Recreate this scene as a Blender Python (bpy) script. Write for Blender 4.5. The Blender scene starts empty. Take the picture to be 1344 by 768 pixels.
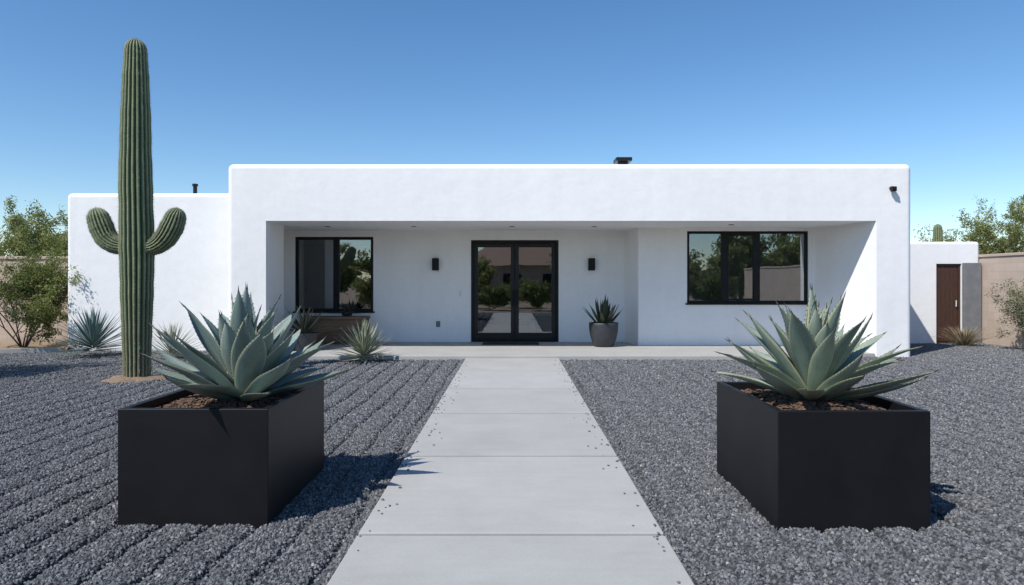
import bpy, bmesh, math, random
import numpy as np
from mathutils import Vector, Matrix
R=math.radians
random.seed(7); np.random.seed(7)
scene=bpy.context.scene
def link(o): scene.collection.objects.link(o); return o

# ---------------- materials ----------------
def newmat(name):
    m=bpy.data.materials.new(name); m.use_nodes=True
    nt=m.node_tree; b=nt.nodes['Principled BSDF']
    return m,nt,b
def N(nt,t,**kw):
    n=nt.nodes.new(t)
    for k,v in kw.items(): setattr(n,k,v)
    return n
def noise(nt,scale,detail=4,rough=.6,vec=None):
    n=N(nt,'ShaderNodeTexNoise'); n.inputs['Scale'].default_value=scale
    n.inputs['Detail'].default_value=detail; n.inputs['Roughness'].default_value=rough
    if vec is not None: nt.links.new(vec,n.inputs['Vector'])
    return n
def ramp(nt,fac,stops):
    r=N(nt,'ShaderNodeValToRGB'); e=r.color_ramp.elements
    while len(e)<len(stops): e.new(.5)
    for i,(p,c) in enumerate(stops):
        e[i].position=p; e[i].color=(c[0],c[1],c[2],1)
    nt.links.new(fac,r.inputs['Fac']); return r
def objco(nt,sc=None):
    t=N(nt,'ShaderNodeTexCoord'); 
    if sc is None: return t.outputs['Object']
    m=N(nt,'ShaderNodeMapping'); m.inputs['Scale'].default_value=sc
    nt.links.new(t.outputs['Object'],m.inputs['Vector']); return m.outputs['Vector']
def bump(nt,b,h,strength=.3,dist=.01):
    n=N(nt,'ShaderNodeBump'); n.inputs['Strength'].default_value=strength; n.inputs['Distance'].default_value=dist
    nt.links.new(h,n.inputs['Height']); nt.links.new(n.outputs['Normal'],b.inputs['Normal'])
    return n
def mixc(nt,fac,a,b,mode='MIX'):
    m=N(nt,'ShaderNodeMix'); m.data_type='RGBA'; m.blend_type=mode
    for s,v in ((m.inputs[0],fac),(m.inputs[6],a),(m.inputs[7],b)):
        if hasattr(v,'links') or hasattr(v,'is_linked'): nt.links.new(v,s)
        else: s.default_value=v if not isinstance(v,tuple) else (v[0],v[1],v[2],1)
    return m.outputs[2]
def simple(name,col,rough=.6,var=.15,scale=8,metal=0,bs=.15,bd=.004,bscale=60,spec=.5,sc=None):
    m,nt,b=newmat(name); co=objco(nt,sc)
    n=noise(nt,scale,5,.6,co)
    lo=tuple(c*(1-var) for c in col); hi=tuple(min(1,c*(1+var)) for c in col)
    r=ramp(nt,n.outputs['Fac'],[(.3,lo),(.7,hi)])
    nt.links.new(r.outputs['Color'],b.inputs['Base Color'])
    b.inputs['Roughness'].default_value=rough; b.inputs['Metallic'].default_value=metal
    b.inputs['Specular IOR Level'].default_value=spec
    n2=noise(nt,bscale,3,.6,co); bump(nt,b,n2.outputs['Fac'],bs,bd)
    return m
def stucco():
    m,nt,b=newmat('white_stucco'); co=objco(nt)
    n=noise(nt,.9,6,.65,co); r=ramp(nt,n.outputs['Fac'],[(.25,(.835,.83,.825)),(.75,(.885,.88,.87))])
    n3=noise(nt,1.0,4,.6,objco(nt,(3.2,3.2,.35)))
    r3=ramp(nt,n3.outputs['Fac'],[(.35,(.975,.973,.967)),(.6,(1,1,1))])
    c=mixc(nt,1.0,r.outputs['Color'],r3.outputs['Color'],'MULTIPLY')
    n4=noise(nt,9,6,.7,co); r4=ramp(nt,n4.outputs['Fac'],[(.3,(.965,.965,.965)),(.6,(1,1,1))])
    c=mixc(nt,1.0,c,r4.outputs['Color'],'MULTIPLY')
    nt.links.new(c,b.inputs['Base Color']); b.inputs['Roughness'].default_value=.9
    b.inputs['Specular IOR Level'].default_value=.25
    a=noise(nt,45,5,.7,co); w=noise(nt,4,3,.5,co)
    ad=N(nt,'ShaderNodeMath',operation='MULTIPLY_ADD'); nt.links.new(w.outputs['Fac'],ad.inputs[0]); ad.inputs[1].default_value=3; nt.links.new(a.outputs['Fac'],ad.inputs[2])
    bump(nt,b,ad.outputs[0],.35,.007); return m
M_ST=stucco()
M_BLACK=simple('black_powdercoat',(.0075,.0075,.009),.5,.3,3,bs=.08,bd=.002,bscale=120,spec=.28)
M_FRAME=simple('dark_window_frame',(.007,.007,.008),.45,.2,5,spec=.3)
M_TRIM=simple('dark_bronze_metal',(.010,.0095,.0095),.4,.2,5,spec=.35)
M_WOOD=simple('bench_wood',(.175,.105,.062),.6,.35,6,bscale=30,sc=(.5,4,9))
M_INT=simple('interior_paint',(.36,.35,.33),.9,.05)
M_INTF=simple('interior_floor',(.16,.14,.12),.4,.1)
M_SOFA=simple('sofa_fabric',(.6,.6,.58),.9,.05)
M_POT=simple('pot_dark_ceramic',(.036,.039,.045),.5,.25,10)
M_SOIL=simple('planter_soil',(.05,.03,.02),.95,.5,30,bs=1,bd=.03,bscale=45)
M_CHIP=simple('bark_chips',(.13,.075,.048),.9,.5,25)
M_MAT=simple('door_mat_coir',(.02,.019,.018),1,.3,60)
M_BLIND=simple('roller_blind_fabric',(.34,.34,.33),.9,.04)
M_BARK=simple('branch_bark',(.10,.075,.05),.9,.3,20)
M_PVBARK=simple('palo_verde_bark',(.15,.16,.07),.8,.3,20)
M_SPINE=simple('agave_spine',(.035,.02,.014),.5,.2)
M_CSPINE=simple('cactus_spines',(.42,.38,.27),.6,.2)
M_DOORW=simple('gate_wood',(.06,.027,.018),.55,.4,9,sc=(6,1,.8))
M_GREYB=simple('grey_block',(.17,.175,.185),.9,.15,6)
M_ROOFT=simple('tan_roof_tile',(.35,.22,.15),.8,.2)
M_JOINT=simple('joint_mortar',(.06,.06,.06),.95,.2)
M_SAND=simple('cactus_base_sand',(.27,.19,.125),.95,.3,30,bs=1,bd=.03,bscale=50)
M_WHITEP=simple('white_plastic',(.7,.7,.7),.5,.03)
M_PEB=simple('loose_gravel',(.14,.143,.15),.85,.4,20)

def tanwall():
    m,nt,b=newmat('tan_block_wall'); co=objco(nt)
    t=N(nt,'ShaderNodeTexCoord'); 
    sx=N(nt,'ShaderNodeSeparateXYZ'); nt.links.new(t.outputs['Object'],sx.inputs[0])
    ad=N(nt,'ShaderNodeMath',operation='ADD'); nt.links.new(sx.outputs[0],ad.inputs[0]); nt.links.new(sx.outputs[1],ad.inputs[1])
    cx=N(nt,'ShaderNodeCombineXYZ'); nt.links.new(ad.outputs[0],cx.inputs[0]); nt.links.new(sx.outputs[2],cx.inputs[1])
    br=N(nt,'ShaderNodeTexBrick'); nt.links.new(cx.outputs[0],br.inputs['Vector'])
    br.inputs['Scale'].default_value=1; br.inputs['Brick Width'].default_value=.4; br.inputs['Row Height'].default_value=.2
    br.inputs['Mortar Size'].default_value=.006; br.inputs['Mortar Smooth'].default_value=.5
    br.inputs['Color1'].default_value=(.50,.40,.325,1); br.inputs['Color2'].default_value=(.54,.435,.36,1); br.inputs['Mortar'].default_value=(.44,.35,.285,1)
    n=noise(nt,2,5,.6,co); r=ramp(nt,n.outputs['Fac'],[(.3,(.86,.86,.86)),(.7,(1,1,1))])
    c=mixc(nt,1.0,br.outputs['Color'],r.outputs['Color'],'MULTIPLY'); nt.links.new(c,b.inputs['Base Color'])
    b.inputs['Roughness'].default_value=.95
    n2=noise(nt,50,4,.6,co); bump(nt,b,n2.outputs['Fac'],.4,.006); return m
M_TAN=tanwall()

def concrete():
    m,nt,b=newmat('path_concrete'); co=objco(nt)
    oi=N(nt,'ShaderNodeObjectInfo')
    n=noise(nt,1.3,7,.65,co); r=ramp(nt,n.outputs['Fac'],[(.25,(.385,.375,.355)),(.75,(.465,.455,.435))])
    n2=noise(nt,90,3,.7,co); r2=ramp(nt,n2.outputs['Fac'],[(.3,(.90,.90,.90)),(.65,(1,1,1))])
    n4=noise(nt,5,5,.7,objco(nt,(.4,2.5,1))); r4=ramp(nt,n4.outputs['Fac'],[(.3,(.94,.94,.93)),(.7,(1.,1.,1.))])
    c=mixc(nt,1.0,r.outputs['Color'],r2.outputs['Color'],'MULTIPLY')
    c=mixc(nt,1.0,c,r4.outputs['Color'],'MULTIPLY')
    rr=ramp(nt,oi.outputs['Random'],[(0,(.93,.93,.93)),(1,(1,1,1))])
    c=mixc(nt,1.0,c,rr.outputs['Color'],'MULTIPLY')
    nt.links.new(c,b.inputs['Base Color']); b.inputs['Roughness'].default_value=.85
    bump(nt,b,n2.outputs['Fac'],.25,.003); return m
M_CONC=concrete()

def gravelmat(inst):
    m,nt,b=newmat('gravel_stone' if inst else 'gravel_bed')
    if inst:
        oi=N(nt,'ShaderNodeObjectInfo')
        r=ramp(nt,oi.outputs['Random'],[(0,(.078,.080,.086)),(.45,(.134,.136,.142)),(.8,(.185,.187,.193)),(.97,(.245,.246,.25)),(1,(.40,.38,.35))])
        c=r.outputs['Color']
        n=noise(nt,60,3,.6,objco(nt)); bump(nt,b,n.outputs['Fac'],.4,.004)
    else:
        co=objco(nt)
        v=N(nt,'ShaderNodeTexVoronoi'); v.inputs['Scale'].default_value=42; nt.links.new(co,v.inputs['Vector'])
        bw=N(nt,'ShaderNodeRGBToBW'); nt.links.new(v.outputs['Color'],bw.inputs[0])
        r=ramp(nt,bw.outputs[0],[(.1,(.032,.033,.036)),(.5,(.058,.060,.064)),(.9,(.105,.107,.112))])  # bed coloured darker than the stones, standing in for shade in the raked grooves
        c=r.outputs['Color']
        inv=N(nt,'ShaderNodeMath',operation='SUBTRACT'); inv.inputs[0].default_value=1; nt.links.new(v.outputs['Distance'],inv.inputs[1])
        bump(nt,b,inv.outputs[0],1,.02)
    nt.links.new(c,b.inputs['Base Color']); b.inputs['Roughness'].default_value=.85
    b.inputs['Specular IOR Level'].default_value=.3
    return m
M_GST=gravelmat(True); M_GBED=gravelmat(False)

def desert():
    m,nt,b=newmat('desert_ground'); co=objco(nt)
    n=noise(nt,.4,8,.7,co); r=ramp(nt,n.outputs['Fac'],[(.3,(.22,.155,.10)),(.7,(.36,.27,.185))])
    nt.links.new(r.outputs['Color'],b.inputs['Base Color']); b.inputs['Roughness'].default_value=.95
    n2=noise(nt,14,8,.75,co); bump(nt,b,n2.outputs['Fac'],.8,.05); return m
M_DES=desert()

def leafmat(name,c0,c1,edge=None,edgew=.12,rough=.45,transl=.15,tip=None):
    m,nt,b=newmat(name)
    g=N(nt,'ShaderNodeNewGeometry')
    r=ramp(nt,g.outputs['Random Per Island'],[(0,c0),(1,c1)]); c=r.outputs['Color']
    if edge is not None:
        uv=N(nt,'ShaderNodeTexCoord'); s=N(nt,'ShaderNodeSeparateXYZ'); nt.links.new(uv.outputs['UV'],s.inputs[0])
        ab=N(nt,'ShaderNodeMath',operation='SUBTRACT'); nt.links.new(s.outputs[0],ab.inputs[0]); ab.inputs[1].default_value=.5
        a2=N(nt,'ShaderNodeMath',operation='ABSOLUTE'); nt.links.new(ab.outputs[0],a2.inputs[0])
        rr=ramp(nt,a2.outputs[0],[(.5-edgew,(0,0,0)),(.5-edgew*.3,(1,1,1))])
        c=mixc(nt,rr.outputs['Color'],c,edge)
        rb=ramp(nt,s.outputs[1],[(0,(1,1,1)),(.3,(0,0,0))])
        mb=N(nt,'ShaderNodeMath',operation='MULTIPLY'); nt.links.new(rb.outputs['Color'],mb.inputs[0]); mb.inputs[1].default_value=.35
        c=mixc(nt,mb.outputs[0],c,(.30,.33,.22))
        mp=N(nt,'ShaderNodeMapping'); mp.inputs['Scale'].default_value=(14,1.6,1); nt.links.new(uv.outputs['UV'],mp.inputs['Vector'])
        n=noise(nt,3,5,.6,mp.outputs['Vector']); r5=ramp(nt,n.outputs['Fac'],[(.3,(.76,.78,.78)),(.7,(1.14,1.12,1.12))])
        c=mixc(nt,1.0,c,r5.outputs['Color'],'MULTIPLY')
        n8=noise(nt,9,5,.7,uv.outputs['Object']); r8=ramp(nt,n8.outputs['Fac'],[(.35,(.84,.86,.84)),(.65,(1.05,1.03,1.0))])
        c=mixc(nt,1.0,c,r8.outputs['Color'],'MULTIPLY')
        bump(nt,b,n.outputs['Fac'],.3,.005)
    nt.links.new(c,b.inputs['Base Color']); b.inputs['Roughness'].default_value=rough
    if transl>0:
        out=nt.nodes['Material Output']; tr=N(nt,'ShaderNodeBsdfTranslucent'); nt.links.new(c,tr.inputs['Color'])
        mx=N(nt,'ShaderNodeMixShader'); mx.inputs[0].default_value=transl
        nt.links.new(b.outputs[0],mx.inputs[1]); nt.links.new(tr.outputs[0],mx.inputs[2]); nt.links.new(mx.outputs[0],out.inputs['Surface'])
    return m
M_AG1=leafmat('agave_leaf_blue',(.16,.225,.205),(.30,.375,.345),(.44,.45,.32),.07,.55,.08)
M_AG2=leafmat('agave_leaf_green',(.185,.25,.21),(.33,.395,.315),(.48,.47,.28),.08,.55,.08)
M_AGB=leafmat('blue_yucca_leaf',(.10,.17,.175),(.18,.27,.27),(.24,.30,.27),.1,.5,.05)
M_VAR=leafmat('variegated_leaf',(.12,.17,.12),(.19,.25,.17),(.55,.55,.40),.3,.5,.1)
M_SNK=leafmat('snake_plant_leaf',(.018,.035,.022),(.04,.065,.035),(.07,.09,.04),.1,.4,.05)
M_DARKAG=leafmat('dark_agave_leaf',(.03,.045,.035),(.07,.085,.06),(.12,.12,.08),.1,.5,.05)
M_DRY=leafmat('dry_grass_blade',(.26,.21,.12),(.42,.35,.22),None,.1,.8,.2)
M_LEAF=leafmat('creosote_leaf',(.14,.175,.045),(.31,.34,.11),None,.1,.6,.4)
M_LEAF2=leafmat('palo_verde_leaf',(.16,.19,.055),(.34,.36,.13),None,.1,.6,.4)
M_LEAF3=leafmat('dusty_shrub_leaf',(.13,.15,.07),(.27,.28,.16),None,.1,.7,.35)

def cactusmat():
    m,nt,b=newmat('saguaro_skin')
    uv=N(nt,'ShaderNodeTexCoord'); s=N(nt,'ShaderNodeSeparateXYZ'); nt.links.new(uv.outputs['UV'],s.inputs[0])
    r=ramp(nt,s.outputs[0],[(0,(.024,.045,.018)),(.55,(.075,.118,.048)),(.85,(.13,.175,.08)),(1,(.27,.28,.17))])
    n=noise(nt,5,6,.7,objco(nt)); rn=ramp(nt,n.outputs['Fac'],[(.3,(.75,.75,.75)),(.7,(1.12,1.12,1.05))])
    c=mixc(nt,1.0,r.outputs['Color'],rn.outputs['Color'],'MULTIPLY')
    rb=ramp(nt,s.outputs[1],[(0,(.85,.85,.85)),(.22,(.4,.4,.4)),(.40,(0,0,0))])
    n6=noise(nt,8,6,.7,objco(nt,(1,1,.3))); r6=ramp(nt,n6.outputs['Fac'],[(.4,(0,0,0)),(.6,(1,1,1))])
    f=mixc(nt,1.0,rb.outputs['Color'],r6.outputs['Color'],'MULTIPLY')
    c=mixc(nt,f,c,(.17,.135,.08))
    nt.links.new(c,b.inputs['Base Color']); b.inputs['Roughness'].default_value=.6
    n2=noise(nt,70,3,.6,objco(nt)); bump(nt,b,n2.outputs['Fac'],.3,.006); return m
M_CAC=cactusmat()

def glassmat():
    m=bpy.data.materials.new('window_glass'); m.use_nodes=True; nt=m.node_tree; nt.nodes.clear()
    out=N(nt,'ShaderNodeOutputMaterial'); t=N(nt,'ShaderNodeBsdfTransparent'); t.inputs[0].default_value=(.78,.8,.79,1)
    g=N(nt,'ShaderNodeBsdfGlossy'); g.inputs['Roughness'].default_value=.0; g.inputs['Color'].default_value=(.90,.95,1,1)
    n=noise(nt,1.2,2,.5,objco(nt)); bp=N(nt,'ShaderNodeBump'); bp.inputs['Strength'].default_value=.04; bp.inputs['Distance'].default_value=.02
    nt.links.new(n.outputs['Fac'],bp.inputs['Height']); nt.links.new(bp.outputs[0],g.inputs['Normal'])
    f=N(nt,'ShaderNodeFresnel'); f.inputs['IOR'].default_value=2.4
    mx=N(nt,'ShaderNodeMixShader'); nt.links.new(f.outputs[0],mx.inputs[0]); nt.links.new(t.outputs[0],mx.inputs[1]); nt.links.new(g.outputs[0],mx.inputs[2])
    nt.links.new(mx.outputs[0],out.inputs['Surface']); return m
M_GL=glassmat()

# ---------------- mesh helpers ----------------
def mk(name,verts,faces,mats,parent=None,mi=None,smooth=False,uv=None):
    me=bpy.data.meshes.new(name); me.from_pydata([tuple(v) for v in verts],[],faces)
    for m in (mats if isinstance(mats,(list,tuple)) else [mats]): me.materials.append(m)
    if mi is not None: me.polygons.foreach_set('material_index',mi)
    if smooth: me.polygons.foreach_set('use_smooth',[True]*len(me.polygons))
    if uv is not None:
        l=me.uv_layers.new(name='UVMap'); li=np.empty(len(me.loops),dtype=np.int32); me.loops.foreach_get('vertex_index',li)
        l.data.foreach_set('uv',np.asarray(uv,dtype=np.float32)[li].ravel())
    me.update(); o=bpy.data.objects.new(name,me); link(o)
    if parent: o.parent=parent
    return o
def empty(name):
    o=bpy.data.objects.new(name,None); o.empty_display_size=.2; return link(o)
def box(name,x0,x1,y0,y1,z0,z1,mat,parent=None,bev=0,seg=2):
    bm=bmesh.new(); bmesh.ops.create_cube(bm,size=1)
    for v in bm.verts:
        v.co=Vector(((x0+x1)/2+v.co.x*(x1-x0),(y0+y1)/2+v.co.y*(y1-y0),(z0+z1)/2+v.co.z*(z1-z0)))
    if bev>0: bmesh.ops.bevel(bm,geom=list(bm.edges),offset=bev,segments=seg,profile=.5,affect='EDGES')
    me=bpy.data.meshes.new(name); bm.to_mesh(me); bm.free(); me.materials.append(mat)
    o=bpy.data.objects.new(name,me); link(o)
    if parent: o.parent=parent
    return o
def prism(name,pts,z0,z1,mat=None,parent=None):
    n=len(pts); v=[(x,y,z0) for x,y in pts]+[(x,y,z1) for x,y in pts]
    f=[tuple(range(n-1,-1,-1)),tuple(range(n,2*n))]+[(i,(i+1)%n,n+(i+1)%n,n+i) for i in range(n)]
    return mk(name,v,f,mat if mat else [M_ST],parent)
def cyl(name,c,r,h,mat,parent=None,n=24,axis='Z',r2=None):
    bm=bmesh.new(); bmesh.ops.create_cone(bm,cap_ends=True,segments=n,radius1=r,radius2=r if r2 is None else r2,depth=h)
    if axis=='Y': bmesh.ops.rotate(bm,verts=bm.verts,matrix=Matrix.Rotation(R(90),3,'X'))
    if axis=='X': bmesh.ops.rotate(bm,verts=bm.verts,matrix=Matrix.Rotation(R(90),3,'Y'))
    bmesh.ops.translate(bm,verts=bm.verts,vec=Vector(c))
    me=bpy.data.meshes.new(name); bm.to_mesh(me); bm.free(); me.materials.append(mat)
    o=bpy.data.objects.new(name,me); link(o)
    if parent: o.parent=parent
    return o
def cut(o,cutters):
    for c in cutters:
        md=o.modifiers.new('b','BOOLEAN'); md.object=c; md.operation='DIFFERENCE'; md.solver='EXACT'
        bpy.context.view_layer.update()
        dg=bpy.context.evaluated_depsgraph_get(); me=bpy.data.meshes.new_from_object(o.evaluated_get(dg))
        o.modifiers.clear(); o.data=me
        bpy.data.objects.remove(c,do_unlink=True)
def roundbox(name,x0,x1,y0,y1,z0,z1,mat,parent,bev=.1):
    bm=bmesh.new(); bmesh.ops.create_cube(bm,size=1)
    for v in bm.verts:
        v.co=Vector(((x0+x1)/2+v.co.x*(x1-x0),(y0+y1)/2+v.co.y*(y1-y0),(z0+z1)/2+v.co.z*(z1-z0)))
    es=[e for e in bm.edges if not all(abs(v.co.z-z0)<1e-4 for v in e.verts)]
    bmesh.ops.bevel(bm,geom=es,offset=bev,segments=7,profile=.5,affect='EDGES')
    me=bpy.data.meshes.new(name); bm.to_mesh(me); bm.free(); me.materials.append(mat)
    o=bpy.data.objects.new(name,me); link(o); o.parent=parent; return o

# ---------------- HOUSE ----------------
SL=.07
house=empty('white_stucco_house')
main=roundbox('main_walls',-5.92,8.28,14.2,24.5,-.1,4.0,M_ST,house,.11)
porch=prism('c1',[(-5.11,13.5),(7.66,13.5),(7.53,14.2),(7.02,16.0),(2.93,16.0),(2.76,16.9),(-5.66,16.9),(-5.66,15.3),(-5.11,15.3)],-.5,2.81)
room=prism('c2',[(-5.6,17.15),(3.0,17.15),(3.2,16.25),(7.9,16.25),(7.9,23.9),(-5.6,23.9)],SL,2.84)
wl=box('c3',-5.37,-3.44,16.7,17.4,.82,2.66,M_ST)
dr=box('c4',-1.03,1.13,16.7,17.4,SL-.01,2.58,M_ST)
wr=box('c5',4.07,6.90,15.8,16.6,1.05,2.735,M_ST)
rf=box('c6',-5.62,7.98,14.5,24.2,3.65,4.5,M_ST)
cut(main,[porch,room,wl,dr,wr,rf])
main.data.materials.clear(); main.data.materials.append(M_ST)
bv=main.modifiers.new('edge_soften','BEVEL'); bv.width=.018; bv.segments=3; bv.limit_method='ANGLE'; bv.angle_limit=R(40); bv.use_clamp_overlap=True
wing=roundbox('west_wing_walls',-10.1,-5.93,15.5,24,-.1,3.56,M_ST,house,.1)
# interior
box('interior_floor',-5.59,7.89,17.16,23.89,SL+.004,SL+.02,M_INTF,house)
box('interior_back_lining',-5.59,7.89,23.6,23.88,SL+.03,2.83,M_INT,house)
box('interior_partition',2.6,2.75,18.2,23.5,SL+.03,2.83,M_INT,house)
box('interior_partition_west',-2.6,-2.45,18.2,23.5,SL+.03,2.83,M_INT,house)
def window(name,x0,x1,z0,z1,yf,mulls,fr=.06,dep=.09):
    e=empty(name); e.parent=house
    box('frame_top',x0,x1,yf,yf+dep,z1-fr,z1,M_FRAME,e,.004); box('frame_bottom',x0,x1,yf,yf+dep,z0,z0+fr,M_FRAME,e,.004)
    box('frame_left',x0,x0+fr,yf+.002,yf+dep-.002,z0+fr,z1-fr,M_FRAME,e,.004); box('frame_right',x1-fr,x1,yf+.002,yf+dep-.002,z0+fr,z1-fr,M_FRAME,e,.004)
    for i,(a,b) in enumerate(mulls): box('mullion_%d'%i,a,b,yf-.012,yf+dep-.002,z0+fr+.001,z1-fr-.001,M_FRAME,e,.004)
    box('glass_pane',x0+fr*.5,x1-fr*.5,yf+.04,yf+.046,z0+fr*.5,z1-fr*.5,M_GL,e)
    box('sill',x0-.04,x1+.04,yf-.07,yf-.001,z0-.035,z0+.001,M_FRAME,e,.004)
    return e
k=16.9/900
window('west_window',-5.37,-3.44,.82,2.66,16.93,[((437-673)*k,(444-673)*k)],.07)
k=16/900
w=window('east_window',4.07,6.90,1.05,2.735,16.03,[((948-673)*k,(957-673)*k),((990-673)*k,(998-673)*k)],.06)
for (a,b,c,d) in (((957-673)*k,(990-673)*k,1.115,1.16),((957-673)*k,(990-673)*k,2.63,2.674)):
    box('sash_rail',a,b,16.025,16.07,c,d,M_FRAME,w,.003)
box('roller_blind',4.0,7.1,16.45,16.46,.9,2.83,M_BLIND,house)
# doors
fd=empty('front_double_door'); fd.parent=house
dx0,dx1,dz1=-1.03,1.13,2.58; yf=16.95
box('jamb_left',dx0,dx0+.07,yf-.03,yf+.12,SL,dz1,M_FRAME,fd,.004); box('jamb_right',dx1-.07,dx1,yf-.03,yf+.12,SL,dz1,M_FRAME,fd,.004)
box('head',dx0+.071,dx1-.071,yf-.03,yf+.12,dz1-.07,dz1,M_FRAME,fd,.004)
box('threshold',dx0+.071,dx1-.071,yf-.03,yf+.12,SL,SL+.04,M_FRAME,fd,.004)
mid=(dx0+dx1)/2
for s,(a,b) in enumerate(((dx0+.075,mid-.004),(mid+.004,dx1-.075))):
    st=.095
    box('stile_%d_a'%s,a,a+st,yf,yf+.06,SL+.045,dz1-.075,M_TRIM,fd,.004); box('stile_%d_b'%s,b-st,b,yf,yf+.06,SL+.045,dz1-.075,M_TRIM,fd,.004)
    box('rail_%d_top'%s,a+st,b-st,yf+.002,yf+.058,dz1-.075-.1,dz1-.076,M_TRIM,fd,.004); box('rail_%d_bot'%s,a+st,b-st,yf+.002,yf+.058,SL+.046,SL+.22,M_TRIM,fd,.004)
    box('glass_%d'%s,a+st-.01,b-st+.01,yf+.028,yf+.034,SL+.21,dz1-.165,M_GL,fd)
    hx=(b-.045) if s==0 else (a+.045)
    box('handle_plate_%d'%s,hx-.03,hx+.03,yf-.012,yf-.001,.95,1.35,M_BLACK,fd,.004)
    cyl('handle_bar_%d'%s,(hx,yf-.06,1.15),.014,.36,M_BLACK,fd,12)
    for zz in (1.02,1.28): cyl('handle_post_%d'%s,(hx,yf-.035,zz),.008,.05,M_BLACK,fd,8,'Y')
# sconces
k=16.9/900
for px in (572,776):
    s=empty('wall_sconce'); s.parent=house; x=(px-673)*k
    box('backplate',x-.05,x+.05,16.885,16.899,1.86,2.10,M_BLACK,s,.003)
    box('shade',x-.08,x+.08,16.76,16.884,1.83,2.13,M_BLACK,s,.008)
    box('lens',x-.06,x+.06,16.78,16.86,1.822,1.829,M_WHITEP,s)
x=(604-673)*k; box('doorbell',x-.025,x+.025,16.88,16.899,1.2,1.32,M_WHITEP,house,.004)
x=(575-673)*k; box('outlet_cover',x-.05,x+.05,16.88,16.899,.44,.58,M_GREYB,house,.006)
for px,d in ((430,15.6),(543,15.6),(672,15.6),(780,15.6),(960,15.1)):
    x=(px-673)/900*d; cyl('ceiling_downlight',(x,d,2.806),.06,.008,M_TRIM,house,24)
sc=empty('security_camera'); sc.parent=house
x=(1170-673)/900*14.2; z=1.55+(370-250)/900*14.2
cyl('mount',(x,14.18,z+.04),.045,.04,M_BLACK,sc,20,'Y'); box('body',x-.05,x+.05,14.07,14.16,z-.03,z+.07,M_BLACK,sc,.015,3); cyl('lens',(x,14.06,z+.03),.03,.03,M_TRIM,sc,16,'Y')
rv=empty('roof_vent'); rv.parent=house
x=(818-673)/900*17; z=1.55+(370-208)/900*17
box('vent_hood',x-.20,x+.19,16.8,17.3,z-.09,z,M_TRIM,rv,.01); cyl('vent_stack',(x,17.05,z-.4),.13,.61,M_TRIM,rv)
x=(256-673)/900*17.5; z=1.55+(370-243)/900*17.5
cyl('vent_pipe',(x,17.5,z-.3),.05,.66,M_TRIM,house); cyl('vent_pipe_cap',(x,17.5,z+.0),.07,.06,M_TRIM,house)
# interior furniture
t=empty('dining_table')
box('top',-.95,.05,19.0,20.4,.78,.83,M_WOOD,t,.01)
for a in (-.88,-.03):
    for b in (19.08,20.32): box('leg',a-.03,a+.03,b-.03,b+.03,SL+.02,.779,M_WOOD,t)
for cx,cy in ((-1.25,19.3),(-1.25,20.0),(.35,19.3)):
    c=empty('dining_chair'); box('seat',cx-.22,cx+.22,cy-.22,cy+.22,.5,.55,M_BLACK,c,.01); s=-1 if cx<-.4 else 1
    box('back',cx+s*.2-.02,cx+s*.2+.02,cy-.22,cy+.22,.55,1.0,M_BLACK,c,.01)
    for a in (-.19,.19):
        for b in (-.19,.19): box('leg',cx+a-.02,cx+a+.02,cy+b-.02,cy+b+.02,SL+.02,.499,M_BLACK,c)
s=empty('sofa'); box('base',.75,2.3,18.3,19.1,SL+.05,.5,M_SOFA,s,.04,3); box('back',.75,2.3,18.2,18.42,.5,.98,M_SOFA,s,.05,3); box('arm_1',.6,.76,18.2,19.1,SL+.05,.72,M_SOFA,s,.04,3)

# porch slab + path
slab=prism('porch_slab',[(-4.75,13.7),(5.2,13.7),(5.2,14.19),(7.50,14.19),(7.0,15.99),(2.92,15.99),(2.75,16.89),(-5.64,16.89),(-5.64,15.31),(-5.09,15.31),(-5.09,14.19),(-4.75,14.19)],-.1,SL,M_CONC)
b=slab.modifiers.new('b','BEVEL'); b.width=.012; b.segments=2; b.limit_method='ANGLE'
path=empty('concrete_path')
ys=[13.69,11.72,9.82,7.93,5.99,4.13,2.25,.4]
for i in range(len(ys)-1):
    g=.011+.0018*ys[i]; g2=.011+.0018*ys[i+1]
    box('slab_%d'%i,-.935,.915,ys[i+1]+g2,ys[i]-(g if i else .004),-.1,.03,M_CONC,path,.007)
box('joint_bed',-.90,.88,.5,13.6,-.12,.004,M_JOINT,path)
dm=box('door_mat',-.72,.62,16.1,16.6,SL+.001,SL+.022,M_MAT,None,.006)
# loose pebbles kicked onto the path
bm=bmesh.new(); rp=random.Random(77)
for _ in range(170):
    sd=rp.choice((-1,1)); e_=abs(rp.gauss(0,.09)); xx=(-.92+e_) if sd<0 else (.90-e_); yy=rp.uniform(2.6,13.5)
    r_=rp.uniform(.005,.011); mt=Matrix.Translation((xx,yy,.03+r_*.6))@Matrix.Rotation(rp.uniform(0,6),4,'Z')@Matrix.Diagonal((r_*1.3,r_,r_*.7,1))
    g=bmesh.ops.create_icosphere(bm,subdivisions=1,radius=1,matrix=mt)
    for v in g['verts']: v.co+=Vector((rp.uniform(-1,1),rp.uniform(-1,1),rp.uniform(-.3,.3)))*r_*.25
me=bpy.data.meshes.new('loose_pebbles'); bm.to_mesh(me); bm.free(); me.materials.append(M_PEB); link(bpy.data.objects.new('loose_pebbles',me))

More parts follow.
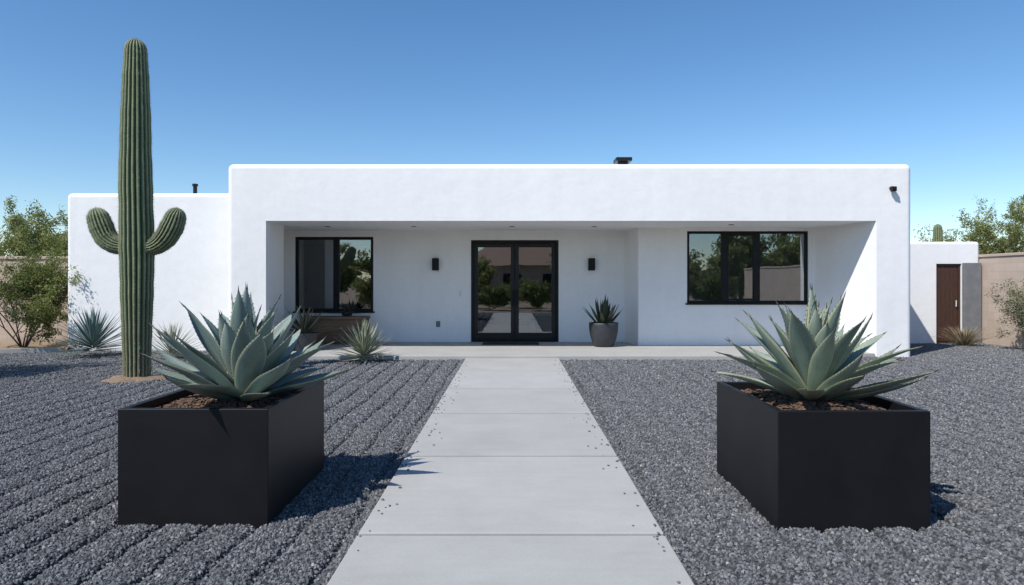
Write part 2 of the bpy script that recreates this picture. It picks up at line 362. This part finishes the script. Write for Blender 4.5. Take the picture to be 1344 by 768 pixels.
# ---------------- ground ----------------
mk('desert_ground',[(-1500,-1500,-.13),(1500,-1500,-.13),(1500,1500,-.13),(-1500,1500,-.13)],[(0,1,2,3)],M_DES)
xs=np.arange(-14.6,11.86,.0165); ysg=np.arange(-1.0,17.35,.22)
X,Y=np.meshgrid(xs,ysg)
per=.30
wob=.012*np.sin(Y*1.3+X*.7)+.008*np.sin(Y*3.1+X*2.1)+.006*np.sin(Y*7.3+X*5)
u=((X+wob)/per)%1.0
rake=np.clip((13.9-Y)/.4,0,1)*(.78+.22*np.sin(X*1.7+Y*.9)*np.sin(X*.6-Y*1.4))
gm_=np.exp(-((u-.5)/.075)**2)
Z=(-.040*gm_+.003*np.cos(2*np.pi*u))*rake-.008
Z+=.004*np.sin(X*3.3+Y*1.9)*np.sin(X*1.1-Y*2.3)
Z[(Y<-.9)]=-.125
nx,ny=len(xs),len(ysg)
verts=np.stack([X,Y,Z],-1).reshape(-1,3)
idx=np.arange(nx*ny).reshape(ny,nx)
faces=np.stack([idx[:-1,:-1],idx[:-1,1:],idx[1:,1:],idx[1:,:-1]],-1).reshape(-1,4)
gr=mk('gravel_ground',verts.tolist(),faces.tolist(),[M_GBED,M_GST],smooth=True)
Xf,Yf=verts[:,0],verts[:,1]
dens=np.where(Yf<7.5,2400.,np.where(Yf<10.5,1500.,1050.))
dens*=(1-.84*(np.exp(-((u-.5)/.085)**2)*rake).reshape(-1))
dens[(np.abs(Xf+.01)<.90)]=0
dens[np.abs(Xf)>.76*Yf+1.3]=0; dens[Yf<2.2]=0
dens[(Yf>13.65)&(Xf>-4.8)&(Xf<5.25)]=0; dens[(Yf>14.15)&(Xf>-5.95)&(Xf<8.3)]=0; dens[(Yf>15.45)&(Xf<-5)]=0
dens[(Xf<-10.1)&(Yf>15.2+(Xf+10)*.3334)]=0
size=np.where(Yf<7.5,.80,np.where(Yf<10.5,.95,1.1))
for nm,arr in (('dens',dens),('ssize',size)):
    a=gr.data.attributes.new(nm,'FLOAT','POINT'); a.data.foreach_set('value',arr.astype(np.float32))
ng=bpy.data.node_groups.new('gravel_scatter','GeometryNodeTree')
ng.interface.new_socket('Geometry',in_out='INPUT',socket_type='NodeSocketGeometry'); ng.interface.new_socket('Geometry',in_out='OUTPUT',socket_type='NodeSocketGeometry')
L=ng.links.new
def G(t): return ng.nodes.new(t)
gi=G('NodeGroupInput'); go=G('NodeGroupOutput')
dp=G('GeometryNodeDistributePointsOnFaces'); na=G('GeometryNodeInputNamedAttribute'); na.data_type='FLOAT'; na.inputs['Name'].default_value='dens'
L(gi.outputs[0],dp.inputs['Mesh']); L(na.outputs['Attribute'],dp.inputs['Density'])
ico=G('GeometryNodeMeshIcoSphere'); ico.inputs['Radius'].default_value=1; ico.inputs['Subdivisions'].default_value=2
sp=G('GeometryNodeSetPosition'); no=G('ShaderNodeTexNoise'); no.inputs['Scale'].default_value=1.1; no.inputs['Detail'].default_value=1
vm=G('ShaderNodeVectorMath'); vm.operation='SUBTRACT'; vm.inputs[1].default_value=(.5,.5,.5); vm2=G('ShaderNodeVectorMath'); vm2.operation='SCALE'; vm2.inputs['Scale'].default_value=1.6
L(no.outputs['Color'],vm.inputs[0]); L(vm.outputs[0],vm2.inputs[0]); L(ico.outputs['Mesh'],sp.inputs['Geometry']); L(vm2.outputs[0],sp.inputs['Offset'])
sm=G('GeometryNodeSetMaterial'); sm.inputs['Material'].default_value=M_GST; L(sp.outputs[0],sm.inputs['Geometry'])
ss=G('GeometryNodeSetShadeSmooth'); ss.inputs['Shade Smooth'].default_value=False; L(sm.outputs[0],ss.inputs['Geometry'])
ip=G('GeometryNodeInstanceOnPoints'); L(dp.outputs['Points'],ip.inputs['Points']); L(ss.outputs[0],ip.inputs['Instance'])
rr=G('FunctionNodeRandomValue'); rr.data_type='FLOAT_VECTOR'; rr.inputs[0].default_value=(0,0,0); rr.inputs[1].default_value=(6.28,6.28,6.28); L(rr.outputs[0],ip.inputs['Rotation'])
rs=G('FunctionNodeRandomValue'); rs.data_type='FLOAT_VECTOR'; rs.inputs[0].default_value=(.009,.009,.007); rs.inputs[1].default_value=(.021,.017,.014); rs.inputs['Seed'].default_value=5
nb=G('GeometryNodeInputNamedAttribute'); nb.data_type='FLOAT'; nb.inputs['Name'].default_value='ssize'
vs=G('ShaderNodeVectorMath'); vs.operation='SCALE'; L(rs.outputs[0],vs.inputs[0]); L(nb.outputs['Attribute'],vs.inputs['Scale']); L(vs.outputs[0],ip.inputs['Scale'])
jg=G('GeometryNodeJoinGeometry'); L(gi.outputs[0],jg.inputs[0]); L(ip.outputs[0],jg.inputs[0]); L(jg.outputs[0],go.inputs[0])
gmo=gr.modifiers.new('scatter','NODES'); gmo.node_group=ng

# left dirt bed with concrete kerb
def dirtz(x,y): return .05+.05*math.sin(x*1.7)*math.sin(y*2.1)+.03*math.sin(x*4+y*3)
vv=[];ff=[];nxx,nyy=50,16
for j in range(nyy+1):
    for i in range(nxx+1):
        s=i/nxx; x0=-16+s*6.0; y0=13.3+s*2.0; yy=y0+(17.45-y0)*j/nyy
        vv.append((x0,yy,dirtz(x0,yy)+(.0 if j else -.1)))
for j in range(nyy):
    for i in range(nxx):
        a=j*(nxx+1)+i; ff.append((a,a+1,a+nxx+2,a+nxx+1))
mk('dirt_bed',vv,ff,M_DES,smooth=True)
prism('bed_kerb',[(-16,13.2),(-10.0,15.2),(-10.0,15.32),(-16,13.32)],-.1,.09,M_CONC)

# ---------------- walls ----------------
fw=empty('tan_garden_wall'); box('wall',-26,-10.11,17.5,17.7,-.1,2.13,M_TAN,fw); box('cap',-26,-10.11,17.46,17.74,2.131,2.2,M_TAN,fw,.01)
fw=empty('tan_garden_wall'); box('wall',11.87,12.07,-3,17.7,-.1,2.17,M_TAN,fw); box('cap',11.84,12.1,-3,17.7,2.171,2.24,M_TAN,fw,.01)
ob=empty('garden_outbuilding'); o=roundbox('walls',8.29,11.855,17.4,21,-.1,2.57,M_ST,ob,.07)
c=box('c',10.75,11.39,17.2,17.55,-.3,2.01,M_ST); cut(o,[c]); o.data.materials.clear(); o.data.materials.append(M_ST)
box('grey_pier',11.40,11.835,17.30,17.398,-.1,2.03,M_GREYB,ob,.01)
for i in range(5):
    box('gate_plank_%d'%i,10.80+i*.108,10.80+i*.108+.103,17.46,17.5,.03,1.95,M_DOORW,ob,.004)
box('gate_frame_l',10.751,10.798,17.44,17.52,0,2.0,M_DOORW,ob,.003); box('gate_frame_r',11.342,11.389,17.44,17.52,0,2.0,M_DOORW,ob,.003); box('gate_frame_t',10.80,11.34,17.44,17.52,1.953,2.005,M_DOORW,ob,.003)
box('gate_backing',10.80,11.34,17.505,17.515,0,1.95,M_DOORW,ob)
cyl('gate_handle',(11.27,17.42,1.0),.012,.16,M_WHITEP,ob,10)

# ---------------- planters ----------------
def planter(x0,x1,y0,y1,h,seed):
    p=empty('black_metal_planter'); t=.05
    bm=bmesh.new()
    def ring(a,z): return [bm.verts.new(c) for c in ((x0+a,y0+a,z),(x1-a,y0+a,z),(x1-a,y1-a,z),(x0+a,y1-a,z))]
    r0=ring(0,-.08); r1=ring(0,h); r2=ring(t,h); r3=ring(t,h-.25)
    for A,B in ((r0,r1),(r1,r2),(r2,r3)):
        for i in range(4): bm.faces.new((A[i],A[(i+1)%4],B[(i+1)%4],B[i]))
    bm.faces.new(r3)
    me=bpy.data.meshes.new('box_shell'); bm.to_mesh(me); bm.free(); me.materials.append(M_BLACK); o=bpy.data.objects.new('box_shell',me); link(o); o.parent=p
    b=o.modifiers.new('b','BEVEL'); b.width=.006; b.segments=3; b.limit_method='ANGLE'
    n=36; vv=[];ff=[]
    rnd=random.Random(seed)
    for j in range(n+1):
        for i in range(n+1):
            a=i/n;c=j/n; X_=x0+t+.002+(x1-x0-2*t-.004)*a; Y_=y0+t+.002+(y1-y0-2*t-.004)*c
            m=math.sin(a*math.pi)*math.sin(c*math.pi)
            vv.append((X_,Y_,h-.07+.05*m+rnd.uniform(-.008,.008)))
    for j in range(n):
        for i in range(n): a=j*(n+1)+i; ff.append((a,a+1,a+n+2,a+n+1))
    mk('soil',vv,ff,M_SOIL,p)
    vv=[];ff=[]
    for _ in range(1400):
        a,c=rnd.random(),rnd.random(); m=math.sin(a*math.pi)*math.sin(c*math.pi)
        ce=Vector((x0+t+.03+(x1-x0-2*t-.06)*a,y0+t+.03+(y1-y0-2*t-.06)*c,h-.065+.05*m+rnd.uniform(0,.012)))
        mt=Matrix.Rotation(rnd.uniform(0,6.28),3,'Z')@Matrix.Rotation(rnd.uniform(-.6,.6),3,'X')
        l,w_,th=rnd.uniform(.008,.022),rnd.uniform(.005,.011),.004; k0=len(vv)
        for sx in (-1,1):
            for sy in (-1,1):
                for sz in (-1,1): vv.append(ce+mt@Vector((sx*l*rnd.uniform(.7,1),sy*w_,sz*th)))
        for f in ((0,1,3,2),(4,6,7,5),(0,4,5,1),(2,3,7,6),(0,2,6,4),(1,5,7,3)): ff.append(tuple(k0+q for q in f))
    mk('bark_mulch',vv,ff,M_CHIP,p)
planter(-2.53,-1.565,4.387,5.69,.736,1); planter(1.674,2.641,4.33,5.63,.732,2)

# ---------------- rosette plants ----------------
def rosette(name,loc,n,len_in,len_out,W,e_in,e_out,mat,seed,curve=(-.3,.3),base_r=.08,base_h=.1,gut=.35,th=.12,teeth=0,nu=6,nt=12,wmax=.42,parent=None,pw=1.0,jit=.12,twist=.15,basew=.6):
    rnd=random.Random(seed); V=[];F=[];UV=[];MI=[]
    for i in range(n):
        q=(i+.5)/n; az=i*2.39996+rnd.uniform(-jit,jit)*2; e0=e_in+(e_out-e_in)*(q**pw)+rnd.uniform(-jit,jit)
        ln=(len_in+(len_out-len_in)*min(1,q*1.6))*rnd.uniform(.84,1.1); w=W*rnd.uniform(.82,1.12)*(.75+.25*min(1,q*2.2))
        c=rnd.uniform(*curve); side=rnd.uniform(-twist,twist)
        p=Vector((math.cos(az)*base_r*q,math.sin(az)*base_r*q,base_h*(1-q)))
        rows=[]; ph1=rnd.uniform(0,6)
        for j in range(nt+1):
            t=j/nt; el=e0+c*t*t; a2=az+side*t
            T=Vector((math.cos(a2)*math.cos(el),math.sin(a2)*math.cos(el),math.sin(el)))
            S=Vector((-math.sin(a2),math.cos(a2),0))
            Nn=Vector((-math.cos(a2)*math.sin(el),-math.sin(a2)*math.sin(el),math.cos(el)))
            f=(basew+(1-basew)*math.sin(math.pi/2*min(t/wmax,1))) if t<wmax else (1-((t-wmax)/(1-wmax))**1.7)
            f=max(f,.015); ww=w*f
            g=gut*(1-.3*t)
            top=[];bot=[]
            for k_ in range(nu+1):
                uu=-1+2*k_/nu
                off=g*uu*uu*ww+(.05*w*math.sin(t*9+ph1+uu*1.5)*abs(uu) if teeth else 0)
                top.append((p+S*uu*ww+Nn*off,(k_/nu,t)))
                bot.append((p+S*uu*ww*.995+Nn*(off-th*w*(1-uu*uu)*(1-.75*t)*min(1,f*1.5)-.0012),(k_/nu,t)))
            rows.append((top,bot,S,T,Nn,ww,Vector(p)))
            p=p+T*(ln/nt)
        k0=len(V); m=nu+1
        for top,bot,*_ in rows:
            for v,uvv in top: V.append(v);UV.append(uvv)
            for v,uvv in reversed(bot): V.append(v);UV.append(uvv)
        for j in range(nt):
            for k_ in range(2*m):
                a=k0+j*2*m+k_; b_=k0+j*2*m+(k_+1)%(2*m); F.append((a,b_,b_+2*m,a+2*m)); MI.append(0)
        if teeth:
            top,bot,S,T,Nn,ww,pp=rows[-1]; r_=.006; k1=len(V)
            for aa in range(4):
                V.append(pp-T*.02+S*r_*math.cos(aa*math.pi/2)+Nn*r_*math.sin(aa*math.pi/2)); UV.append((.5,1))
            V.append(pp+T*.035); UV.append((.5,1))
            for aa in range(4): F.append((k1+aa,k1+(aa+1)%4,k1+4)); MI.append(1)
            for j in range(2,teeth-1):
                t=j/teeth*nt; j0=int(t); fr=t-j0
                for sg,ki in ((-1,0),(1,nu)):
                    A=rows[j0][0][ki][0].lerp(rows[min(j0+1,nt)][0][ki][0],fr); S=rows[j0][2];T=rows[j0][3]
                    k1=len(V); V+= [A-T*.005-S*sg*.002,A+T*.005-S*sg*.002,A+S*sg*.009+T*.004]; UV+=[(.5,1)]*3
                    F.append((k1,k1+1,k1+2)); MI.append(1)
    V=[v+Vector(loc) for v in V]
    return mk(name,V,F,[mat,M_SPINE],parent,MI,True,UV)
rosette('agave_plant',(-1.97,5.0,.69),46,.62,.71,.090,R(86),R(12),M_AG1,11,(-.25,.4),.11,.15,.45,.18,20,8,14,.48,pw=.9,jit=.15)
rosette('agave_plant',(2.17,4.97,.69),48,.62,.69,.082,R(86),R(13),M_AG2,26,(-.3,.4),.11,.15,.45,.18,20,8,14,.48,pw=.9,jit=.15)
rosette('blue_yucca_plant',(-8.75,14.3,.12),110,.66,.86,.030,R(88),R(-8),M_AGB,31,(-.15,.15),.08,.25,.3,.15,0,2,7,.3)
rosette('variegated_agave',(-2.88,13.3,.06),100,.50,.66,.026,R(88),R(-4),M_VAR,37,(-.1,.25),.07,.25,.3,.15,0,2,7,.3)
rosette('desert_spoon_plant',(-6.9,13.9,.03),90,.5,.75,.014,R(88),R(5),M_VAR,38,(-.4,.1),.06,.2,.3,.1,0,2,7,.3)
rosette('grass_tuft',(11.0,16.7,0),260,.35,.68,.008,R(88),R(25),M_DRY,39,(-1.2,-.2),.12,.0,.2,.1,0,2,6,.2)
rosette('grass_tuft',(-9.9,15.6,0.05),160,.3,.5,.007,R(88),R(15),M_DRY,40,(-1.2,-.2),.12,.0,.2,.1,0,2,6,.2)

def pot(name,loc,prof,plantf):
    e=empty(name); n=40; V=[];F=[]
    for r,z in prof:
        for i in range(n): a=2*math.pi*i/n; V.append((loc[0]+r*math.cos(a),loc[1]+r*math.sin(a),loc[2]+z))
    for j in range(len(prof)-1):
        for i in range(n): F.append((j*n+i,j*n+(i+1)%n,(j+1)*n+(i+1)%n,(j+1)*n+i))
    F.append(tuple(range((len(prof)-1)*n,len(prof)*n)))
    o=mk('pot_shell',V,F,M_POT,e,smooth=True); o.data.set_sharp_from_angle(angle=R(50))
    ls=prof[-1]; cyl('soil',(loc[0],loc[1],loc[2]+ls[1]+.012),ls[0]-.002,.02,M_SOIL,e,n)
    plantf(e); return e
PR=[(.0,0),(.20,0),(.225,.02),(.29,.18),(.325,.36),(.335,.50),(.335,.54),(.325,.55),(.305,.55),(.30,.53),(.30,.47)]
pot('potted_snake_plant',(2.08,15.7,SL),PR,lambda e: rosette('leaves',(2.08,15.7,SL+.48),30,.66,.58,.046,R(89),R(40),M_SNK,51,(-.1,.2),.16,.02,.25,.12,0,4,10,.5,e,basew=.45))
PR2=[(.0,0),(.2,0),(.22,.02),(.26,.2),(.29,.34),(.29,.38),(.27,.38),(.265,.32)]
pot('potted_dark_agave',(-4.50,14.8,SL),PR2,lambda e: rosette('leaves',(-4.50,14.8,SL+.34),44,.58,.66,.034,R(88),R(10),M_DARKAG,53,(-.3,.2),.1,.08,.3,.12,0,4,9,.4,e))

# wooden bench under the west window
bn=empty('wooden_bench')
bx0,bx1,by0,by1=-4.95,-3.45,16.1,16.62
for i in range(4): box('seat_slat_%d'%i,bx0,bx1,by0+i*.132,by0+i*.132+.124,.67,.73,M_WOOD,bn,.008)
box('front_apron',bx0+.06,bx1-.06,by0+.04,by0+.07,.40,.668,M_WOOD,bn,.004)
box('lower_panel',bx0+.12,bx1-.12,by0+.06,by0+.08,.12,.396,M_WOOD,bn,.004)
for xx in (bx0+.02,bx1-.12): 
    for yy in (by0+.02,by1-.12): box('leg',xx,xx+.1,yy,yy+.1,SL,.668,M_WOOD,bn,.005)
pl=empty('tabletop_succulent'); cyl('bowl',(-3.95,16.35,.785),.10,.10,M_POT,pl,24,r2=.15); rosette('leaves',(-3.95,16.35,.83),30,.2,.28,.018,R(88),R(10),M_DARKAG,57,(-.2,.2),.05,.03,.3,.12,0,2,6,.4,pl)

# ---------------- saguaro ----------------
def saguaro(name,loc,sc,stems,nr=20,spines=True,seed=3):
    e=empty(name); rnd=random.Random(seed)
    for si,(pts,rads,vr) in enumerate(stems):
        P=[Vector(p) for p in pts]; n=len(P); sm=[];rd=[]
        K=8
        for i in range(n-1):
            p0=P[max(i-1,0)];p1=P[i];p2=P[i+1];p3=P[min(i+2,n-1)]
            for k_ in range(K):
                t=k_/K
                sm.append(.5*((2*p1)+(p2-p0)*t+(2*p0-5*p1+4*p2-p3)*t*t+(3*p1-p0-3*p2+p3)*t**3))
                rd.append(rads[i]+(rads[i+1]-rads[i])*t)
        sm.append(P[-1]);rd.append(rads[-1])
        T=(sm[-1]-sm[-2]).normalized(); r0=rd[-1]; base=sm[-1].copy()
        for k_ in range(1,9):
            a=k_/8*math.pi/2; sm.append(base+T*r0*1.05*math.sin(a)); rd.append(max(r0*math.cos(a),.004))
        m=nr*8; V=[];F=[];UV=[]
        S=Vector((1,0,0))
        for j,(c,r) in enumerate(zip(sm,rd)):
            T=((sm[min(j+1,len(sm)-1)]-sm[max(j-1,0)])).normalized()
            S=(S-T*S.dot(T)).normalized(); B=T.cross(S)
            v=j/len(sm); rj=r*(1+.012*math.sin(j*1.9+si)+.01*math.sin(j*.83))
            for k_ in range(m):
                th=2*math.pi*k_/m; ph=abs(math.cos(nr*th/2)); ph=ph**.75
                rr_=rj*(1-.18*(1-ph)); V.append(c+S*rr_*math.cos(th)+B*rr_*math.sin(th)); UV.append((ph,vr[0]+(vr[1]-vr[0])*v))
        for j in range(len(sm)-1):
            for k_ in range(m): a=j*m+k_; b_=j*m+(k_+1)%m; F.append((a,b_,b_+m,a+m))
        F.append(tuple(range((len(sm)-1)*m,len(sm)*m)))
        V2=[Vector(loc)+v*sc for v in V]
        mk('stem_%d'%si,V2,F,M_CAC,e,smooth=True,uv=UV)
        if spines:
            SV=[];SF=[]
            S=Vector((1,0,0))
            fine=[]
            for j in range(len(sm)-1):
                L_=(sm[j+1]-sm[j]).length; kk=max(1,int(round(L_/.045)))
                for q in range(kk): fine.append((sm[j].lerp(sm[j+1],q/kk),rd[j]+(rd[j+1]-rd[j])*q/kk,(sm[j+1]-sm[j]).normalized()))
            for c,r,T in fine:
                S=(S-T*S.dot(T)).normalized(); B=T.cross(S)
                for k_ in range(nr):
                    th=2*math.pi*(k_)/nr; D=S*math.cos(th)+B*math.sin(th); Q=-S*math.sin(th)+B*math.cos(th)
                    p=c+D*r+T*rnd.uniform(-.01,.01)
                    for s_ in range(5):
                        d=(D*rnd.uniform(.3,1)+T*rnd.uniform(-1,1)+Q*rnd.uniform(-1,1)).normalized()*rnd.uniform(.018,.038)
                        w_=d.cross(D); w_=(w_.normalized() if w_.length>1e-6 else Q)*.0014
                        k0=len(SV); SV+=[p-w_,p+w_,p+d]; SF.append((k0,k0+1,k0+2))
            mk('spines_%d'%si,[Vector(loc)+v*sc for v in SV],SF,M_CSPINE,e)
    return e
saguaro('saguaro_cactus',(-6.03,11.0,0),1,[
 ([(0,0,-.05),(.0,0,.5),(.0,0,1.2),(.0,0,2.1),(-.02,0,3.2),(-.02,0,4.2),(-.02,0,4.9),(-.02,0,5.27)],[.20,.21,.235,.26,.245,.22,.19,.165],(0,1.15)),
 ([(-.12,-.02,2.12),(-.30,-.03,2.13),(-.46,-.03,2.24),(-.55,-.03,2.42),(-.60,-.03,2.56)],[.11,.14,.17,.18,.165],(.6,1)),
 ([(.12,-.02,2.10),(.30,-.03,2.12),(.46,-.03,2.24),(.57,-.03,2.42),(.63,-.03,2.57)],[.11,.14,.17,.18,.16],(.6,1))])
V=[(-6.0,10.95,.05)];F=[]
n=32
for k_,(r,z) in enumerate(((.25,.045),(.38,.03),(.50,-.03))):
    for i in range(n):
        a=2*math.pi*i/n; q=r*(1+.12*math.sin(3*a+k_)+.07*math.sin(7*a)); V.append((-6.05+q*math.cos(a),10.95+q*.9*math.sin(a),z+.006*math.sin(5*a)))
for i in range(n): F.append((0,1+i,1+(i+1)%n))
for k_ in range(2):
    for i in range(n): a=1+k_*n+i;b_=1+k_*n+(i+1)%n; F.append((a,a+n,b_+n,b_))
mk('sand_mound',V,F,M_SAND,smooth=True)
saguaro('saguaro_cactus',(18.6,30,0),1,[([(0,0,0),(0,0,1.5),(0,0,3.0),(0,0,3.9)],[.2,.24,.22,.17],(.3,1)),([(.1,0,2.4),(.4,0,2.5),(.55,0,2.9),(.55,0,3.3)],[.1,.13,.14,.12],(.6,1))],16,False)

# ---------------- shrubs & trees ----------------
def shrub(name,loc,H,Rr,seed,nleaf,ls,lm,bm_,tr=.03,stems=7,levels=4,spread=.9,droop=0.0,sig=.10,asp=2.2):
    rnd=random.Random(seed); nr=np.random.RandomState(seed); e=empty(name)
    V=[];F=[];tips=[]
    def seg(a,b,r0,r1):
        T=(b-a).normalized(); S=T.orthogonal().normalized(); B=T.cross(S); k0=len(V)
        for c,r in ((a,r0),(b,r1)):
            for i in range(5): th=2*math.pi*i/5; V.append(c+S*r*math.cos(th)+B*r*math.sin(th))
        for i in range(5): F.append((k0+i,k0+(i+1)%5,k0+5+(i+1)%5,k0+5+i))
    def grow(p,d,L_,r,lv):
        ns=3
        for s in range(ns):
            d=(d+Vector((rnd.gauss(0,.16),rnd.gauss(0,.16),rnd.gauss(.03-droop,.1)))).normalized()
            q=p+d*L_/ns; 
            if q.z<.06: q.z=.06
            r2=r*.84; seg(p,q,r,r2); 
            if lv<=1: tips.append((p.copy(),q.copy()))
            p=q;r=r2
            if lv>0 and s<ns-1 and rnd.random()<.75:
                dd=(d+Vector((rnd.gauss(0,.6),rnd.gauss(0,.6),rnd.gauss(.05,.3)))).normalized(); grow(p,dd,L_*rnd.uniform(.5,.75),r*.65,lv-1)
        if lv>0:
            for _ in range(2):
                dd=(d+Vector((rnd.gauss(0,.5),rnd.gauss(0,.5),rnd.gauss(.05,.3)))).normalized(); grow(p,dd,L_*rnd.uniform(.55,.8),r*.75,lv-1)
    for s in range(stems):
        a=2*math.pi*s/stems+rnd.uniform(-.4,.4); k_=rnd.uniform(.35,1)*spread
        d=Vector((math.cos(a)*k_,math.sin(a)*k_,1)).normalized()
        grow(Vector((math.cos(a)*.05,math.sin(a)*.05,0)),d,1.0*rnd.uniform(.8,1.1),tr,levels)
    A=np.array([list(v) for v in V]); zmax=np.percentile(A[:,2],99.5); rad=np.percentile(np.hypot(A[:,0],A[:,1]),98)
    sc=np.array([Rr/rad,Rr/rad,H/zmax])
    lc=np.array(loc)
    mk('branches',(A*sc+lc).tolist(),F,bm_,e)
    P0=np.array([list(t[0]) for t in tips])*sc;P1=np.array([list(t[1]) for t in tips])*sc
    wgt=nr.rand(len(tips))**2+.05; wgt/=wgt.sum()
    k_=nr.choice(len(tips),nleaf,p=wgt); t=nr.rand(nleaf,1)
    C=P0[k_]*(1-t)+P1[k_]*t+nr.randn(nleaf,3)*sig*np.array([1,1,.8])
    C[:,2]=np.maximum(C[:,2],.05)
    U=nr.randn(nleaf,3);U/=np.linalg.norm(U,axis=1)[:,None]; W_=np.cross(U,nr.randn(nleaf,3)); W_/=np.linalg.norm(W_,axis=1)[:,None]
    s=(ls*(.6+.8*nr.rand(nleaf)))[:,None]
    Q=np.stack([C-U*s*asp*.5,C+W_*s*.5,C+U*s*asp*.5,C-W_*s*.5],1)+lc
    fi=np.arange(nleaf*4).reshape(-1,4)
    mk('foliage',Q.reshape(-1,3).tolist(),fi.tolist(),lm,e)
    return e
shrub('creosote_bush',(-11.2,15.7,0.03),2.75,1.5,101,36000,.024,M_LEAF,M_BARK,.022,8,4,.9,sig=.055)
shrub('creosote_bush',(-9.75,10.7,0),2.9,1.0,102,15000,.03,M_LEAF,M_BARK,.022,7,4,.8,sig=.08)
shrub('creosote_bush',(-13.3,14.6,0),1.6,1.0,103,9000,.028,M_LEAF3,M_BARK,.02,7,3,.9,sig=.08)
shrub('palo_verde_tree',(-14.9,21.5,0),3.7,2.0,104,34000,.036,M_LEAF2,M_PVBARK,.04,4,4,.7,sig=.09,asp=3)
shrub('palo_verde_tree',(-18.4,22.5,0),4.3,2.3,105,26000,.036,M_LEAF2,M_PVBARK,.04,4,4,.7,sig=.09,asp=3)
shrub('palo_verde_tree',(16.9,22,0),4.7,2.7,106,32000,.030,M_LEAF2,M_PVBARK,.03,6,4,.8,sig=.06,asp=3.4)
shrub('palo_verde_tree',(21.5,24,0),5.0,3.0,107,26000,.034,M_LEAF2,M_PVBARK,.03,5,4,.8,sig=.08,asp=3.2)
shrub('creosote_bush',(15.9,24.5,0),3.4,1.9,108,14000,.036,M_LEAF,M_BARK,.03,6,4,.7,sig=.10)
shrub('brittle_bush',(11.3,15.1,0),1.7,.66,109,6500,.020,M_LEAF3,M_BARK,.012,7,4,.7,sig=.04)
# invented garden behind the viewer, added to fill and darken the glass reflections
for i,(x,y,h,r,sd) in enumerate(((-9,-17,4.6,3,111),(-3.6,-19,3.4,2.4,112),(4.2,-16,4.4,2.6,113),(10.5,-19,5.4,3.4,114),(16,-16,5.4,3.4,115),(-16,-18,5,3.2,116),(21,-20,5.5,3.5,117),(13.5,-13,3.6,2.6,118),(-12.5,-13,2.6,2.2,119))):
    shrub('palo_verde_tree',(x,y,-.05),h,r,sd,12000,.12,M_LEAF2,M_PVBARK,.05,4,3,.8,sig=.22)
for i,(x,y,h,r) in enumerate(((-5.5,-8,1.6,1.2),(-3.2,-9,1.9,1.3),(-1.1,-6.5,1.3,1.1),(1.3,-6.0,1.5,1.1),(3.6,-8.5,1.7,1.2),(6.2,-9,2.1,1.4),(9,-9,2.0,1.5),(11.5,-8,2.2,1.5),(-9,-9,1.8,1.4),(0.2,-10,1.8,1.4))):
    shrub('creosote_bush',(x,y,-.05),h,r,130+i,6000,.07,M_LEAF,M_BARK,.03,6,3,.9,sig=.1)
nh=empty('neighbour_house'); box('walls',-5,7,-36,-28,-.1,3,M_TAN,nh)
mk('gable_roof',[(-5.6,-27.4,3.0),(7.6,-27.4,3.0),(7.6,-36.6,3.0),(-5.6,-36.6,3.0),(-2,-32,5.2),(4,-32,5.2)],[(0,1,5,4),(1,2,5),(2,3,4,5),(3,0,4),(3,2,1,0)],M_ROOFT,nh)
for x in (-3.5,0,3.5): box('window',x-.8,x+.8,-28.0,-27.95,1,2.3,M_FRAME,nh)

# ---------------- light ----------------
d=Vector((.62,.58,-1)).normalized()
sl=bpy.data.lights.new('sun','SUN'); sl.energy=5.0; sl.angle=R(.5); sl.color=(1,.965,.91)
so=bpy.data.objects.new('sun',sl); link(so); so.rotation_euler=d.to_track_quat('-Z','Y').to_euler()
w=bpy.data.worlds.new('World'); scene.world=w; w.use_nodes=True; nt=w.node_tree
bg=nt.nodes['Background']; sk=nt.nodes.new('ShaderNodeTexSky'); sk.sky_type='NISHITA'; sk.sun_disc=False
sk.sun_elevation=math.asin(-d.z); sk.sun_rotation=math.atan2(-d.x,-d.y)%(2*math.pi); sk.altitude=600; sk.air_density=1.0; sk.dust_density=.2; sk.ozone_density=2.6
hs=nt.nodes.new('ShaderNodeHueSaturation'); hs.inputs['Saturation'].default_value=1.2
nt.links.new(sk.outputs[0],hs.inputs['Color']); nt.links.new(hs.outputs[0],bg.inputs[0]); bg.inputs[1].default_value=.15
# ---------------- camera ----------------
cd=bpy.data.cameras.new('camera'); cam=bpy.data.objects.new('camera',cd); link(cam)
cam.location=(0,0,1.55); cam.rotation_euler=(R(90),0,0); cd.sensor_width=36; cd.lens=24.1
cd.shift_y=-14/1344; cd.shift_x=-1/1344; cd.clip_start=.05; cd.clip_end=6000
scene.camera=cam
scene.view_settings.view_transform='Standard'; scene.view_settings.look='None'; scene.view_settings.exposure=0; scene.view_settings.gamma=1
